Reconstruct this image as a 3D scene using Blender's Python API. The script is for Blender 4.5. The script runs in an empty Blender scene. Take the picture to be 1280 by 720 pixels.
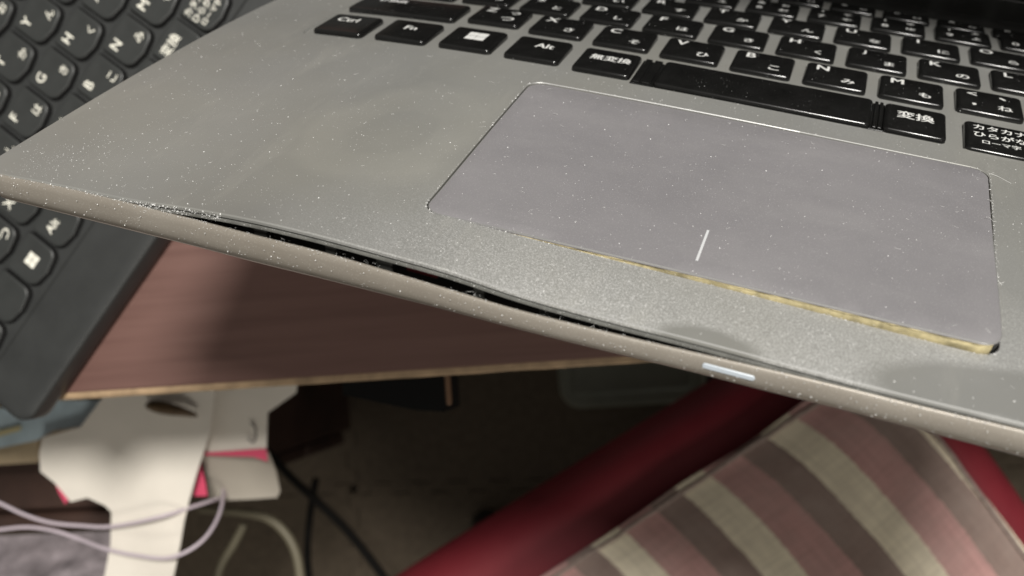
import bpy, bmesh, math, random
from mathutils import Vector, Matrix, noise
from mathutils.geometry import delaunay_2d_cdt

random.seed(7)
SC = bpy.context.scene
COL = SC.collection

# ------------------------------------------------------------------ camera, light, exposure
# world: x along the desk's front edge, y into the desk, z up from the desk top (metres)
CAMROT = Matrix(((0.984257, -0.077851, -0.158673), (-0.070223, -0.996115, 0.053138), (-0.162194, -0.041159, -0.9859)))
CAMPOS = Vector((0.2490097, 0.011158, 0.3423462))
FPX = 1156.55                                   # focal length in pixels of a 1280 wide frame
cd = bpy.data.cameras.new("camera")
cam = bpy.data.objects.new("camera", cd)
COL.objects.link(cam)
cm = Matrix((CAMROT @ Vector((1, 0, 0)), CAMROT @ Vector((0, -1, 0)), CAMROT @ Vector((0, 0, -1)))).transposed().to_4x4()
cm.translation = CAMPOS
cam.matrix_world = cm
cd.sensor_width = 36
cd.lens = FPX / 1280 * 36
cd.clip_start = 0.01
cd.clip_end = 20
cd.dof.use_dof = True
cd.dof.focus_distance = 0.199
cd.dof.aperture_fstop = 16.0
SC.camera = cam

w = bpy.data.worlds.new("World")
SC.world = w
w.use_nodes = True
w.node_tree.nodes["Background"].inputs[0].default_value = (1.0, 0.96, 0.88, 1)
w.node_tree.nodes["Background"].inputs[1].default_value = 0.18

LDIR = Vector((-0.215, -0.268, -0.93)).normalized()          # travel of the ceiling lamp's light
ld = bpy.data.lights.new("ceiling_lamp", "AREA")
ld.shape = 'DISK'
ld.size = 0.30
ld.energy = 33.0
ld.color = (1.0, 0.97, 0.92)
lo = bpy.data.objects.new("ceiling_lamp", ld)
COL.objects.link(lo)
lo.location = Vector((0.225, 0.05, 0.10)) - LDIR * 1.5
lo.rotation_euler = LDIR.to_track_quat('-Z', 'Y').to_euler()

ld2 = bpy.data.lights.new("added_fill_light", "AREA")               # added fill light behind the camera, brightens cushion and shaded desk
ld2.shape = 'DISK'
ld2.size = 0.5
ld2.energy = 8.5
ld2.color = (1.0, 0.95, 0.86)
lo2 = bpy.data.objects.new("added_fill_light", ld2)
COL.objects.link(lo2)
lo2.location = (0.75, -1.35, 1.45)
lo2.rotation_euler = (Vector((0.3, 0.0, -0.1)) - lo2.location).to_track_quat('-Z', 'Y').to_euler()

SC.view_settings.view_transform = 'Standard'
SC.view_settings.look = 'None'
SC.view_settings.exposure = 0.0
SC.view_settings.gamma = 1.0
SC.cycles.use_denoising = True
SC.cycles.max_bounces = 6
SC.cycles.sample_clamp_indirect = 4.0

LAP = Matrix(((0.939827, 0.269062, 0.21055, .2148479), (-0.330262, 0.557673, 0.76153, .0980623),
              (0.087481, -0.785243, 0.612977, .0894059), (0, 0, 0, 1)))
KBM = Matrix(((0.649478, -0.760381, 0, -.0160423), (0.760381, 0.649478, 0, .0635828), (0, 0, 1, .014), (0, 0, 0, 1)))
DESK_Z = -0.003


def at(px, py, h):
    """the point at height h that the photograph shows at pixel (px, py) of its 1280 x 720"""
    d = CAMROT @ Vector(((px - 640) / FPX, (py - 360) / FPX, 1.0))
    return CAMPOS + d * ((h - CAMPOS.z) / d.z)


# ------------------------------------------------------------------ helpers
def tag(o, label=None, cat=None, group=None, kind=None):
    for k, v in (("label", label), ("category", cat), ("group", group), ("kind", kind)):
        if v:
            o[k] = v
    return o


def thing(name, label, cat, mat=None, loc=None, group=None):
    o = bpy.data.objects.new(name, None)
    o.empty_display_size = 0.02
    COL.objects.link(o)
    if mat is not None:
        o.matrix_world = mat
    if loc is not None:
        o.location = loc
    return tag(o, label, cat, group)


def link(name, me, parent=None, loc=None):
    o = bpy.data.objects.new(name, me)
    COL.objects.link(o)
    if parent is not None:
        o.parent = parent
    if loc is not None:
        o.location = loc
    return o


def mesh(name, V, F, mat, scale=1.0, smooth=None, mats=None, fm=None):
    me = bpy.data.meshes.new(name)
    me.from_pydata([(v[0] * scale, v[1] * scale, v[2] * scale) for v in V], [], F)
    for m in (mats or [mat]):
        me.materials.append(m)
    if fm:
        me.polygons.foreach_set("material_index", fm)
    bm = bmesh.new()
    bm.from_mesh(me)
    bmesh.ops.recalc_face_normals(bm, faces=bm.faces)
    bm.to_mesh(me)
    bm.free()
    if smooth is not None:
        me.polygons.foreach_set("use_smooth", [True] * len(me.polygons))
        try:
            me.set_sharp_from_angle(angle=math.radians(smooth))
        except Exception:
            pass
    me.update()
    return me


def from_bm(name, bm, mat, smooth=None):
    me = bpy.data.meshes.new(name)
    bmesh.ops.recalc_face_normals(bm, faces=bm.faces)
    bm.to_mesh(me)
    bm.free()
    me.materials.append(mat)
    if smooth is not None:
        me.polygons.foreach_set("use_smooth", [True] * len(me.polygons))
        me.set_sharp_from_angle(angle=math.radians(smooth))
    return me


def interp(T, x):
    if x <= T[0][0]:
        return T[0][1]
    for (a, b), (c, d) in zip(T, T[1:]):
        if x <= c:
            return b + (d - b) * (x - a) / (c - a)
    return T[-1][1]


def smoothT(T, x, r=7.0):
    return sum(interp(T, x + k * r) * wt for k, wt in ((-1, .25), (0, .5), (1, .25)))


def sstep(a, b, x):
    t = max(0.0, min(1.0, (x - a) / (b - a)))
    return t * t * (3 - 2 * t)


def inside(p, poly):
    x, y = p
    c = False
    j = len(poly) - 1
    for i in range(len(poly)):
        xi, yi = poly[i]
        xj, yj = poly[j]
        if (yi > y) != (yj > y) and x < (xj - xi) * (y - yi) / (yj - yi) + xi:
            c = not c
        j = i
    return c


def rrect(x0, y0, x1, y1, r, seg=6, step=None):
    """counter-clockwise rounded rectangle; step splits its long sides"""
    P = []
    for cx, cy, a0 in ((x1 - r, y0 + r, -90), (x1 - r, y1 - r, 0), (x0 + r, y1 - r, 90), (x0 + r, y0 + r, 180)):
        for k in range(seg + 1):
            a = math.radians(a0 + 90 * k / seg)
            P.append((cx + r * math.cos(a), cy + r * math.sin(a)))
    return densify(P, step) if step else P


def densify(P, step):
    out = []
    for i, a in enumerate(P):
        b = P[(i + 1) % len(P)]
        n = max(1, int(math.dist(a, b) / step))
        out += [(a[0] + (b[0] - a[0]) * k / n, a[1] + (b[1] - a[1]) * k / n) for k in range(n)]
    return out


def offset(P, d):
    """move a counter-clockwise loop inwards by d"""
    out = []
    n = len(P)
    for i in range(n):
        a, b, c = P[i - 1], P[i], P[(i + 1) % n]
        t = Vector((c[0] - a[0], c[1] - a[1]))
        t.normalize()
        out.append((b[0] - t.y * d, b[1] + t.x * d))
    return out


def cdt(loops, grid, keep):
    V, E = [], []
    for L in loops:
        s = len(V)
        V += [Vector(p) for p in L]
        E += [(s + i, s + (i + 1) % len(L)) for i in range(len(L))]
    V += [Vector(p) for p in grid]
    r = delaunay_2d_cdt(V, E, [], 0, 1e-6)
    vs, fs = r[0], r[2]
    F = []
    for f in fs:
        c = sum((vs[i] for i in f), Vector((0, 0))) / len(f)
        if keep((c.x, c.y)):
            F.append(list(f))
    return [(v.x, v.y) for v in vs], F


def nearest(vs, L):
    """indices of the triangulated points that lie at the loop's points"""
    cell = {}
    for i, (a, b) in enumerate(vs):
        cell.setdefault((int(a // 1), int(b // 1)), []).append(i)
    out = []
    for a, b in L:
        ca, cb = int(a // 1), int(b // 1)
        best = min((i for p in (-1, 0, 1) for q in (-1, 0, 1) for i in cell.get((ca + p, cb + q), ())), key=lambda i: (vs[i][0] - a) ** 2 + (vs[i][1] - b) ** 2)
        out.append(best)
    return out


def tube(P, r, n=8, cap=True):
    V, F = [], []
    up = Vector((0, 0, 1))
    for i, p in enumerate(P):
        t = (P[min(i + 1, len(P) - 1)] - P[max(i - 1, 0)]).normalized()
        a = t.cross(up)
        if a.length < 1e-4:
            a = t.cross(Vector((1, 0, 0)))
        a.normalize()
        b = a.cross(t)
        for k in range(n):
            q = 2 * math.pi * k / n
            V.append(p + (a * math.cos(q) + b * math.sin(q)) * r)
    for i in range(len(P) - 1):
        for k in range(n):
            F.append((i * n + k, i * n + (k + 1) % n, (i + 1) * n + (k + 1) % n, (i + 1) * n + k))
    if cap:
        F.append(tuple(range(n))[::-1])
        F.append(tuple(range((len(P) - 1) * n, len(P) * n)))
    return V, F


def spline(P, m=8):
    out = []
    for i in range(len(P) - 1):
        p0, p1, p2, p3 = P[max(i - 1, 0)], P[i], P[i + 1], P[min(i + 2, len(P) - 1)]
        for k in range(m):
            t = k / m
            out.append(0.5 * ((2 * p1) + (p2 - p0) * t + (2 * p0 - 5 * p1 + 4 * p2 - p3) * t * t + (3 * p1 - p0 - 3 * p2 + p3) * t ** 3))
    out.append(P[-1])
    return out


def box_bm(x0, x1, y0, y1, z0, z1, bev=0.0, seg=2):
    bm = bmesh.new()
    bmesh.ops.create_cube(bm, size=1)
    for v in bm.verts:
        v.co = Vector(((x0 + x1) / 2 + v.co.x * (x1 - x0), (y0 + y1) / 2 + v.co.y * (y1 - y0), (z0 + z1) / 2 + v.co.z * (z1 - z0)))
    if bev:
        bmesh.ops.bevel(bm, geom=list(bm.edges), offset=bev, segments=seg, profile=0.6, affect='EDGES')
    return bm


# ------------------------------------------------------------------ materials
class NT:
    def __init__(s, name):
        s.m = bpy.data.materials.new(name)
        s.m.use_nodes = True
        s.t = s.m.node_tree
        s.b = s.t.nodes["Principled BSDF"]
        s.co = None

    def n(s, kind, **kw):
        nd = s.t.nodes.new(kind)
        for k, v in kw.items():
            setattr(nd, k, v)
        return nd

    def l(s, a, b):
        s.t.links.new(a, b)

    def coord(s):
        if s.co is None:
            s.co = s.n('ShaderNodeTexCoord').outputs['Object']
        return s.co

    def mapped(s, scale=(1, 1, 1), rot=(0, 0, 0), loc=(0, 0, 0)):
        mp = s.n('ShaderNodeMapping')
        mp.inputs['Scale'].default_value = scale
        mp.inputs['Rotation'].default_value = rot
        mp.inputs['Location'].default_value = loc
        s.l(s.coord(), mp.inputs['Vector'])
        return mp.outputs[0]

    def noise(s, scale, detail=3, rough=.5, vec=None, dist=0.0):
        nd = s.n('ShaderNodeTexNoise')
        nd.inputs['Scale'].default_value = scale
        nd.inputs['Detail'].default_value = detail
        nd.inputs['Roughness'].default_value = rough
        nd.inputs['Distortion'].default_value = dist
        s.l(vec if vec is not None else s.coord(), nd.inputs['Vector'])
        return nd.outputs[0]

    def ramp(s, fac, stops, interp='LINEAR'):
        nd = s.n('ShaderNodeValToRGB')
        cr = nd.color_ramp
        cr.interpolation = interp
        while len(cr.elements) < len(stops):
            cr.elements.new(0.5)
        for e, (p, c) in zip(cr.elements, stops):
            e.position = p
            e.color = (c, c, c, 1) if isinstance(c, (int, float)) else (*c, 1)
        s.l(fac, nd.inputs[0])
        return nd.outputs[0]

    def mix(s, fac, a, b, blend='MIX'):
        nd = s.n('ShaderNodeMix', data_type='RGBA', blend_type=blend)
        for sock, v in ((nd.inputs[0], fac), (nd.inputs[6], a), (nd.inputs[7], b)):
            if isinstance(v, (int, float)):
                sock.default_value = v
            elif isinstance(v, tuple):
                sock.default_value = (*v, 1)
            else:
                s.l(v, sock)
        return nd.outputs[2]

    def math(s, op, a, b=0.0, clamp=False):
        nd = s.n('ShaderNodeMath', operation=op, use_clamp=clamp)
        for sock, v in ((nd.inputs[0], a), (nd.inputs[1], b)):
            if isinstance(v, (int, float)):
                sock.default_value = v
            else:
                s.l(v, sock)
        return nd.outputs[0]

    def set(s, **kw):
        for k, v in kw.items():
            sock = s.b.inputs[{'col': 'Base Color', 'rough': 'Roughness', 'metal': 'Metallic', 'spec': 'Specular IOR Level',
                               'sheen': 'Sheen Weight', 'coat': 'Coat Weight', 'sub': 'Subsurface Weight'}[k]]
            if isinstance(v, (int, float)):
                sock.default_value = v
            elif isinstance(v, tuple):
                sock.default_value = (*v, 1)
            else:
                s.l(v, sock)
        return s

    def bump(s, h, strength=.3, dist=.0002):
        nd = s.n('ShaderNodeBump')
        nd.inputs['Strength'].default_value = strength
        nd.inputs['Distance'].default_value = dist
        s.l(h, nd.inputs['Height'])
        s.l(nd.outputs[0], s.b.inputs['Normal'])
        return s


def ellipse_mask(T, cx, cy, ax, ay, rot, soft=.35, wob=.25):
    """1 inside a wobbly ellipse on the deck (metres, object coordinates)"""
    sp = T.n('ShaderNodeSeparateXYZ')
    T.l(T.coord(), sp.inputs[0])
    dx = T.math('SUBTRACT', sp.outputs[0], cx)
    dy = T.math('SUBTRACT', sp.outputs[1], cy)
    c, s_ = math.cos(rot), math.sin(rot)
    u = T.math('DIVIDE', T.math('ADD', T.math('MULTIPLY', dx, c), T.math('MULTIPLY', dy, s_)), ax)
    v = T.math('DIVIDE', T.math('SUBTRACT', T.math('MULTIPLY', dy, c), T.math('MULTIPLY', dx, s_)), ay)
    d = T.math('SQRT', T.math('ADD', T.math('MULTIPLY', u, u), T.math('MULTIPLY', v, v)))
    d = T.math('ADD', d, T.math('MULTIPLY', T.math('SUBTRACT', T.noise(60, 2), .5), wob * 2))
    return T.ramp(d, [(1 - soft, 1.0), (1.0, 0.0)])


def mat_deck(name, base, base2, haze=True):
    T = NT(name)
    big = T.noise(14, 4, .6)
    col = T.mix(T.ramp(big, [(.35, 0.0), (.65, 1.0)]), base, base2)
    rough = T.math('ADD', T.math('MULTIPLY', T.noise(22, 4, .65), .22), .36)
    fine = T.noise(3600, 2, .6)
    if haze:
        # fine dust and painted lip glint, strongest in front; wiped where thumbs lay
        sp = T.n('ShaderNodeSeparateXYZ')
        T.l(T.coord(), sp.inputs[0])
        front = T.ramp(T.math('ADD', T.math('MULTIPLY', T.math('ADD', sp.outputs[1], .112), 22), T.math('MULTIPLY', T.noise(40, 3), .3)),
                       [(.1, 1.0), (.95, 0.12)])
        xr = T.ramp(T.math('MULTIPLY', T.math('ADD', sp.outputs[0], .02), 12), [(.08, .0), (.75, 1.0)])
        hz = T.math('MULTIPLY', front, xr)
        for e in ((.1165, -.1075, .0175, .0075, .22), (.1290, -.1065, .012, .0085, 0.0), (.0765, -.1125, .0105, .0048, .0)):
            hz = T.math('MULTIPLY', hz, T.math('SUBTRACT', 1.0, ellipse_mask(T, *e, soft=.34, wob=.16)))
        spk = T.ramp(fine, [(.46, 0.16), (.70, 1.0)])
        amt = T.math('MULTIPLY', hz, spk)
        col = T.mix(T.math('MULTIPLY', amt, .82), col, (.80, .80, .79))
        # greasy swirls where a palm rubs
        ring = T.math('SUBTRACT', ellipse_mask(T, -.004, -.068, .021, .027, -.3, soft=.5, wob=.35), ellipse_mask(T, -.004, -.068, .016, .022, -.3, soft=.5, wob=.35))
        streak = T.noise(90, 4, .7, vec=T.mapped((1, .22, 1), (0, 0, .55)))
        sm = T.math('MULTIPLY', T.math('MAXIMUM', ring, T.ramp(streak, [(.56, 0), (.75, .55)])), .20)
        col = T.mix(sm, col, (.56, .54, .47))
        # thin yellowish grime film on the left half
        gr = T.ramp(T.noise(17, 3, .55, vec=T.mapped((1, 1, 1), (0, 0, .3), (3, 1, 0))), [(.42, 0), (.66, 1)])
        col = T.mix(T.math('MULTIPLY', gr, .28), col, (.31, .300, .255))
        rough = T.math('ADD', rough, T.math('MULTIPLY', sm, .5))
    else:
        spk = T.ramp(fine, [(.56, 0), (.72, 1.0)])
        gs = T.ramp(T.noise(38, 5, .7, dist=.8), [(.38, 0), (.68, 1)])
        col = T.mix(T.math('MULTIPLY', gs, .24), col, (.225, .219, .232))
        swipe = T.ramp(T.noise(75, 4, .7, vec=T.mapped((.25, 1, 1), (0, 0, .5))), [(.5, 0), (.75, 1)])
        col = T.mix(T.math('MULTIPLY', swipe, .12), col, (.45, .44, .43))
        rough = T.math('SUBTRACT', rough, T.math('MULTIPLY', gs, .10))
        col = T.mix(T.math('MULTIPLY', spk, .16), col, (.75, .74, .74))
    T.set(col=col, rough=rough, metal=.25, spec=.5)
    T.bump(fine, .16, .00006)
    return T.m


M = {}
M['deck'] = mat_deck("grey_deck_paint", (.230, .230, .216), (.272, .272, .260))
M['pad'] = mat_deck("touchpad_coating", (.256, .247, .258), (.304, .293, .303), haze=False)


def simple(name, col, rough=.5, metal=0, spec=.5, nscale=None, var=.15, bumps=None, coat=0):
    T = NT(name)
    if nscale:
        c2 = tuple(c * (1 + var) for c in col)
        c1 = tuple(c * (1 - var) for c in col)
        T.set(col=T.mix(T.ramp(T.noise(nscale, 4, .6), [(.3, 0), (.7, 1)]), c1, c2))
    else:
        T.set(col=col)
    T.set(rough=rough, metal=metal, spec=spec, coat=coat)
    if bumps:
        T.bump(T.noise(bumps[0], 3), bumps[1], bumps[2])
    M[name] = T.m
    return T.m


def mat_rim():
    T = NT("rim_paint")
    big = T.noise(35, 3, .6, vec=T.mapped((1, .4, .4)))
    col = T.mix(T.ramp(big, [(.3, 0), (.7, 1)]), (.240, .214, .180), (.290, .264, .228))
    fine = T.noise(2200, 2, .6)
    col = T.mix(T.math('MULTIPLY', T.ramp(fine, [(.55, 0), (.75, 1)]), .12), col, (.7, .68, .6))
    T.set(col=col, rough=T.math('ADD', T.math('MULTIPLY', T.noise(70, 3), .2), .28), metal=.25)
    T.bump(fine, .14, .00006)
    M['rim'] = T.m


mat_rim()
simple("polished_glint", (.50, .50, .49), .40, metal=.7)  # polished chamfer, set only along stretches where the painted glint should show
simple("dark_plastic", (.018, .018, .017), .5)
simple("lip_plastic", (.125, .125, .115), .4, nscale=300, var=.25)
simple("groove_plastic", (.035, .035, .032), .5)
simple("bottom_plastic", (.24, .205, .18), .42, metal=.1, nscale=60)
simple("key_black", (.008, .008, .0078), .20, spec=.5, nscale=120, var=.3, bumps=(900, .05, .00005))
simple("legend_white", (.70, .70, .68), .5)
simple("led_lens", (.46, .51, .56), .35)
simple("mark_white", (.58, .59, .60), .45)
simple("dust_white", (.85, .85, .84), .9)
simple("dust_grey", (.52, .52, .51), .9)
simple("lint_white", (.80, .80, .78), .9)
simple("screen_black", (.012, .011, .010), .22)
simple("inner_red", (.075, .008, .010), .5)
simple("yellow_tape", (.43, .37, .21), .75, nscale=420, var=.42, bumps=(600, .4, .0003))
simple("keyboard_plastic", (.029, .0305, .030), .46, nscale=70, var=.15, bumps=(1500, .08, .00006))
simple("keycap_plastic", (.031, .033, .032), .40, nscale=90, var=.12)
simple("keycap_side_shade", (.010, .010, .010), .45)  # keycap plastic with the shade of its sides put into the colour
simple("legend_cream", (.82, .80, .70), .5)

# ------------------------------------------------------------------ the laptop
CO = [-0.882, 1.3045, -3.9971, -0.9386, 2.6573, 0.8108, 0.6261, -2.6705, -0.5588, 0.9076]
RES = [(-76.4, .22), (-54.8, .18), (-42.6, .02), (-26.8, 1.22), (-11.9, 1.78), (2.2, 1.71), (15.7, 1.27), (28.6, .98), (41.2, -.4), (53.2, -.73),
       (64.8, -.66), (76.0, -.48), (86.8, -.51), (97.2, -.4), (107.3, -.46), (116.9, -.09), (126.2, .24)]
ZC = [(-76.15, -9.29), (-58.63, -7.9), (-42.51, -7.3), (-26.94, -7.0), (-12.08, -6.75), (2.15, -6.3), (15.71, -6.55), (28.8, -6.9), (41.44, -7.35),
      (53.56, -6.95), (65.25, -6.45), (76.46, -5.8), (87.23, -5.1), (97.6, -4.59), (107.64, -4.3), (117.29, -3.94), (126.55, -3.41)]
ZD = [(-79.17, -16.0), (-61.62, -15.46), (-44.88, -14.85), (-28.78, -14.2), (-13.6, -13.9), (1.12, -13.25), (15.12, -12.75), (28.57, -12.3), (41.5, -12.1),
      (53.9, -11.67), (65.81, -11.1), (77.17, -10.55), (88.33, -10.3), (98.83, -9.8), (109.15, -9.59), (119.07, -9.38), (128.64, -9.13)]
YF, XL, XR, YB = -112.0, -83.0, 240.0, 92.0
POW = [(i, j) for i in range(4) for j in range(4) if i + j <= 3]


def zdeck(x, y):
    """height of the swollen, bowed palm rest (mm, laptop coordinates)"""
    u = (min(x, 150) - 25) / 100
    v = (y + 40) / 100
    z = sum(c * u ** i * v ** j for c, (i, j) in zip(CO, POW))
    return z + smoothT(RES, x, 5) * math.exp(-max(0, y - YF) / 11.0)


lap = thing("laptop", "grey laptop with a swollen palm rest splitting from its front rim, dusty and open", "laptop", LAP)

# outline of the case in plan, counter-clockwise from front left corner arc
OUT = []
R_ = 6.0
x = XL + R_
while x < XR - 6:
    OUT.append((x, YF))
    x += 2.5 if x < 135 else 10
OUT += [(XR - 6 + 6 * math.sin(math.radians(a)), YF + 6 - 6 * math.cos(math.radians(a))) for a in (0, 30, 60, 90)]
OUT += [(XR, y) for y in range(-90, 82, 15)]
OUT += [(XR - 8 + 8 * math.cos(math.radians(a)), YB - 8 + 8 * math.sin(math.radians(a))) for a in (0, 30, 60, 90)]
OUT += [(x, YB) for x in range(220, -65, -12)]
OUT += [(XL + 14 + 14 * math.cos(math.radians(a)), YB - 14 + 14 * math.sin(math.radians(a))) for a in (90, 120, 150, 180)]
OUT += [(XL, y) for y in range(70, -104, -6)]
OUT += [(XL + R_ + R_ * math.cos(math.radians(a)), YF + R_ + R_ * math.sin(math.radians(a))) for a in (180, 200, 220, 240, 257)]

PAD = (15.6, -95.2, 123.0, -30.6, 3.6)


def padwarp(P):
    """the opening is not quite square: its front edge runs off a little"""
    out = []
    for a, b in P:
        u = (a - PAD[0]) / (PAD[2] - PAD[0])
        v = (PAD[3] - b) / (PAD[3] - PAD[1])
        out.append((a, b - 1.7 * u * v))
    return out



HOLE = padwarp(rrect(PAD[0] - .42, PAD[1] - .45, PAD[2] + .42, PAD[3] + .45, PAD[4] + .3, 6, 2.5))
KB0 = rrect(-57.0, -21.6, 205, 88, 2.5, 4, 5)
KB1 = offset(KB0, .45)


def build_palm_rest():
    top = offset(OUT, .20)
    gx = []
    yy = YF + 3
    while yy < YB - 2:
        xx = XL + 3
        while xx < XR - 3:
            p = (xx + random.uniform(-.4, .4), yy + random.uniform(-.4, .4))
            if inside(p, top) and not (PAD[0] - 2 < p[0] < PAD[2] + 2 and PAD[1] - 3.5 < p[1] < PAD[3] + 2):
                gx.append(p)
            xx += 4 if xx < 140 else 12
        yy += 3 if yy < -90 else 5
    vs, F = cdt([top, HOLE, KB0, KB1], gx, lambda c: inside(c, top) and not inside(c, HOLE))
    V = []
    for (a, b) in vs:
        z = zdeck(a, b)
        if inside((a, b), offset(KB1, -.05)):
            z -= .55
        V.append((a, b, z))

    def ring(L, dz):
        ids = []
        for a, b in L:
            ids.append(len(V))
            V.append((a, b, zdeck(a, b) + dz))
        return ids

    def bridge(A, B):
        n = len(A)
        for i in range(n):
            F.append((A[i], A[(i + 1) % n], B[(i + 1) % n], B[i]))
    nf_top = len(F)
    r0 = nearest(vs, top)
    r1 = ring(offset(OUT, .10), -.16)
    r2 = ring(OUT, -.30)
    r3 = ring(OUT, -.85)
    bridge(r0, r1)
    fm = [0] * len(F)
    for k in range(len(F) - len(OUT), len(F)):
        fm[k] = 1 if V[F[k][0]][0] > 30 else 0
    bridge(r1, r2), bridge(r2, r3)
    # touchpad opening: short walls
    h0 = nearest(vs, HOLE)
    h1 = ring(offset(HOLE, .16), -.14)
    h2 = ring(offset(HOLE, .18), -2.4)
    fm += [0] * (len(F) - len(fm))
    bridge(h0, h1)
    fm += [1 if b > PAD[3] - 1.5 and a < 84 else 0 for a, b in HOLE]
    bridge(h1, h2)
    fm += [0] * len(HOLE)
    me = mesh("palm_rest", V, F, None, .001, smooth=35, mats=[M['deck'], M['polished_glint']], fm=fm)
    link("palm_rest", me, lap)
    # the plastic frame under the sheet: dark groove, then a ledge
    for nm, rings, mt in (("edge_groove", ((.35, -.83), (.62, -.9), (.62, -1.22), (.3, -1.3)), 'groove_plastic'),
                          ("edge_ledge", ((.62, -1.2), (.06, -1.28), (-.03, -1.4), (-.03, -1.95), (.2, -2.1), (4.0, -2.12)), 'lip_plastic')):
        V, F = [], []
        rr = []
        for o, dz in rings:
            rr.append(ring_local(V, offset(OUT, o), dz))
        for A, B in zip(rr, rr[1:]):
            n = len(A)
            for i in range(n):
                F.append((A[i], A[(i + 1) % n], B[(i + 1) % n], B[i]))
        link(nm, mesh(nm, V, F, M[mt], .001, smooth=40), lap)


def ring_local(V, L, dz):
    ids = []
    for a, b in L:
        ids.append(len(V))
        V.append((a, b, zdeck(a, b) + dz))
    return ids


build_palm_rest()


def rim_top(x, y):
    if y < YF + 9:
        f = smoothT(ZC, x, 4)
        t = sstep(YF, YF + 9, y) if x < XL + R_ + .5 or x > XR - 7 else 0
        return f * (1 - t) + (zdeck(x, y) - 1.95) * t
    return zdeck(x, y) - 1.95


def build_rim():
    prof = [(-6.0, None, -5.5), (-1.6, None, -5.2), (-.95, None, -1.2), (-.62, None, -.1), (-.50, None, .0), (-.18, None, .02), (.08, None, -.12), (.42, .22, 0), (.62, .45, 0), (.52, .66, 0),
            (.12, .82, 0), (-.35, .90, 0)]
    V, F, rr = [], [], []
    for o, fr, dz in prof:
        ids = []
        for (a, b), (c, d) in zip(offset(OUT, -.3 - o), OUT):
            zt = rim_top(c, d)
            h = zt - smoothT(ZD, c, 4) if d < 30 else zt - smoothT(ZD, c, 4) - sstep(30, 90, d) * .5
            h = max(4.5, min(h, 9.5))
            ids.append(len(V))
            V.append((a, b, zt + dz if fr is None else zt - h * fr))
        rr.append(ids)
    n = len(OUT)
    for A, B in zip(rr, rr[1:]):
        for i in range(n):
            F.append((A[i], A[(i + 1) % n], B[(i + 1) % n], B[i]))
    link("base_rim", mesh("base_rim", V, F, M['rim'], .001, smooth=50), lap)
    # bottom cover: a thin tray that closes the case from below
    V, F, rr = [], [], []
    for o, fr in ((-.75, .88), (-.42, .905), (-.36, .945), (-.65, .985), (-1.4, 1.0), (-5, 1.0)):
        ids = []
        for (a, b), (c, d) in zip(offset(OUT, -.3 - o), OUT):
            zt = rim_top(c, d)
            h = max(4.5, min(zt - smoothT(ZD, c, 4), 9.5))
            ids.append(len(V))
            V.append((a, b, zt - h * fr))
        rr.append(ids)
    for A, B in zip(rr, rr[1:]):
        for i in range(n):
            F.append((A[i], A[(i + 1) % n], B[(i + 1) % n], B[i]))
    F.append(tuple(rr[-1]))
    link("bottom_cover", mesh("bottom_cover", V, F, M['bottom_plastic'], .001, smooth=40), lap)
    # dark inside of the case, seen through the split
    V, F = [], []
    A = [(a, b) for a, b in offset(OUT, 4.2)]
    top = []
    bot = []
    for (a, b), (c, d) in zip(A, OUT):
        top.append(len(V)); V.append((a, b, zdeck(c, d) - 1.9))
        bot.append(len(V)); V.append((a, b, rim_top(c, d) - 5.6))
    for i in range(n):
        F.append((top[i], top[(i + 1) % n], bot[(i + 1) % n], bot[i]))
    link("inner_frame", mesh("inner_frame", V, F, M['dark_plastic'], .001), lap)
    # red battery wrap that shows in the split
    bm = box_bm(19, 25.5, YF + 2.2, YF + 4.4, -7.2, -4.9, .2, 1)
    me = from_bm("battery_wrap", bm, M['inner_red'])
    me.transform(Matrix.Scale(.001, 4))
    link("battery_wrap", me, lap)


build_rim()
for x, wd in ((-14, 3.0), (2, 2.4), (13, 3.4), (33, 2.2), (46, 3.6), (63, 2.6)):
    bm = box_bm(x, x + wd, YF + 1.5, YF + 3.2, -3.6, -.4, .25, 1)
    me = from_bm("clip", bm, M['groove_plastic'])
    me.transform(Matrix.Translation((0, 0, zdeck(x, YF) - 1.9)))
    me.transform(Matrix.Scale(.001, 4))
    link("clip", me, lap)


def lift(x, y):
    """how far the touchpad has been pushed out of its opening (mm)"""
    u = (x - PAD[0]) / (PAD[2] - PAD[0])
    v = (PAD[3] - y) / (PAD[3] - PAD[1])
    u, v = max(0.0, min(1.0, u)), max(0.0, min(1.0, v))
    return -.30 + .25 * u * v + .30 * sstep(.55, 1.0, u) * (1 - v) + 2.35 * max(0, u - .10) ** .8 * sstep(.2, 1, v) + .15 * sstep(.85, 1, v) * (1 - u)


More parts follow.
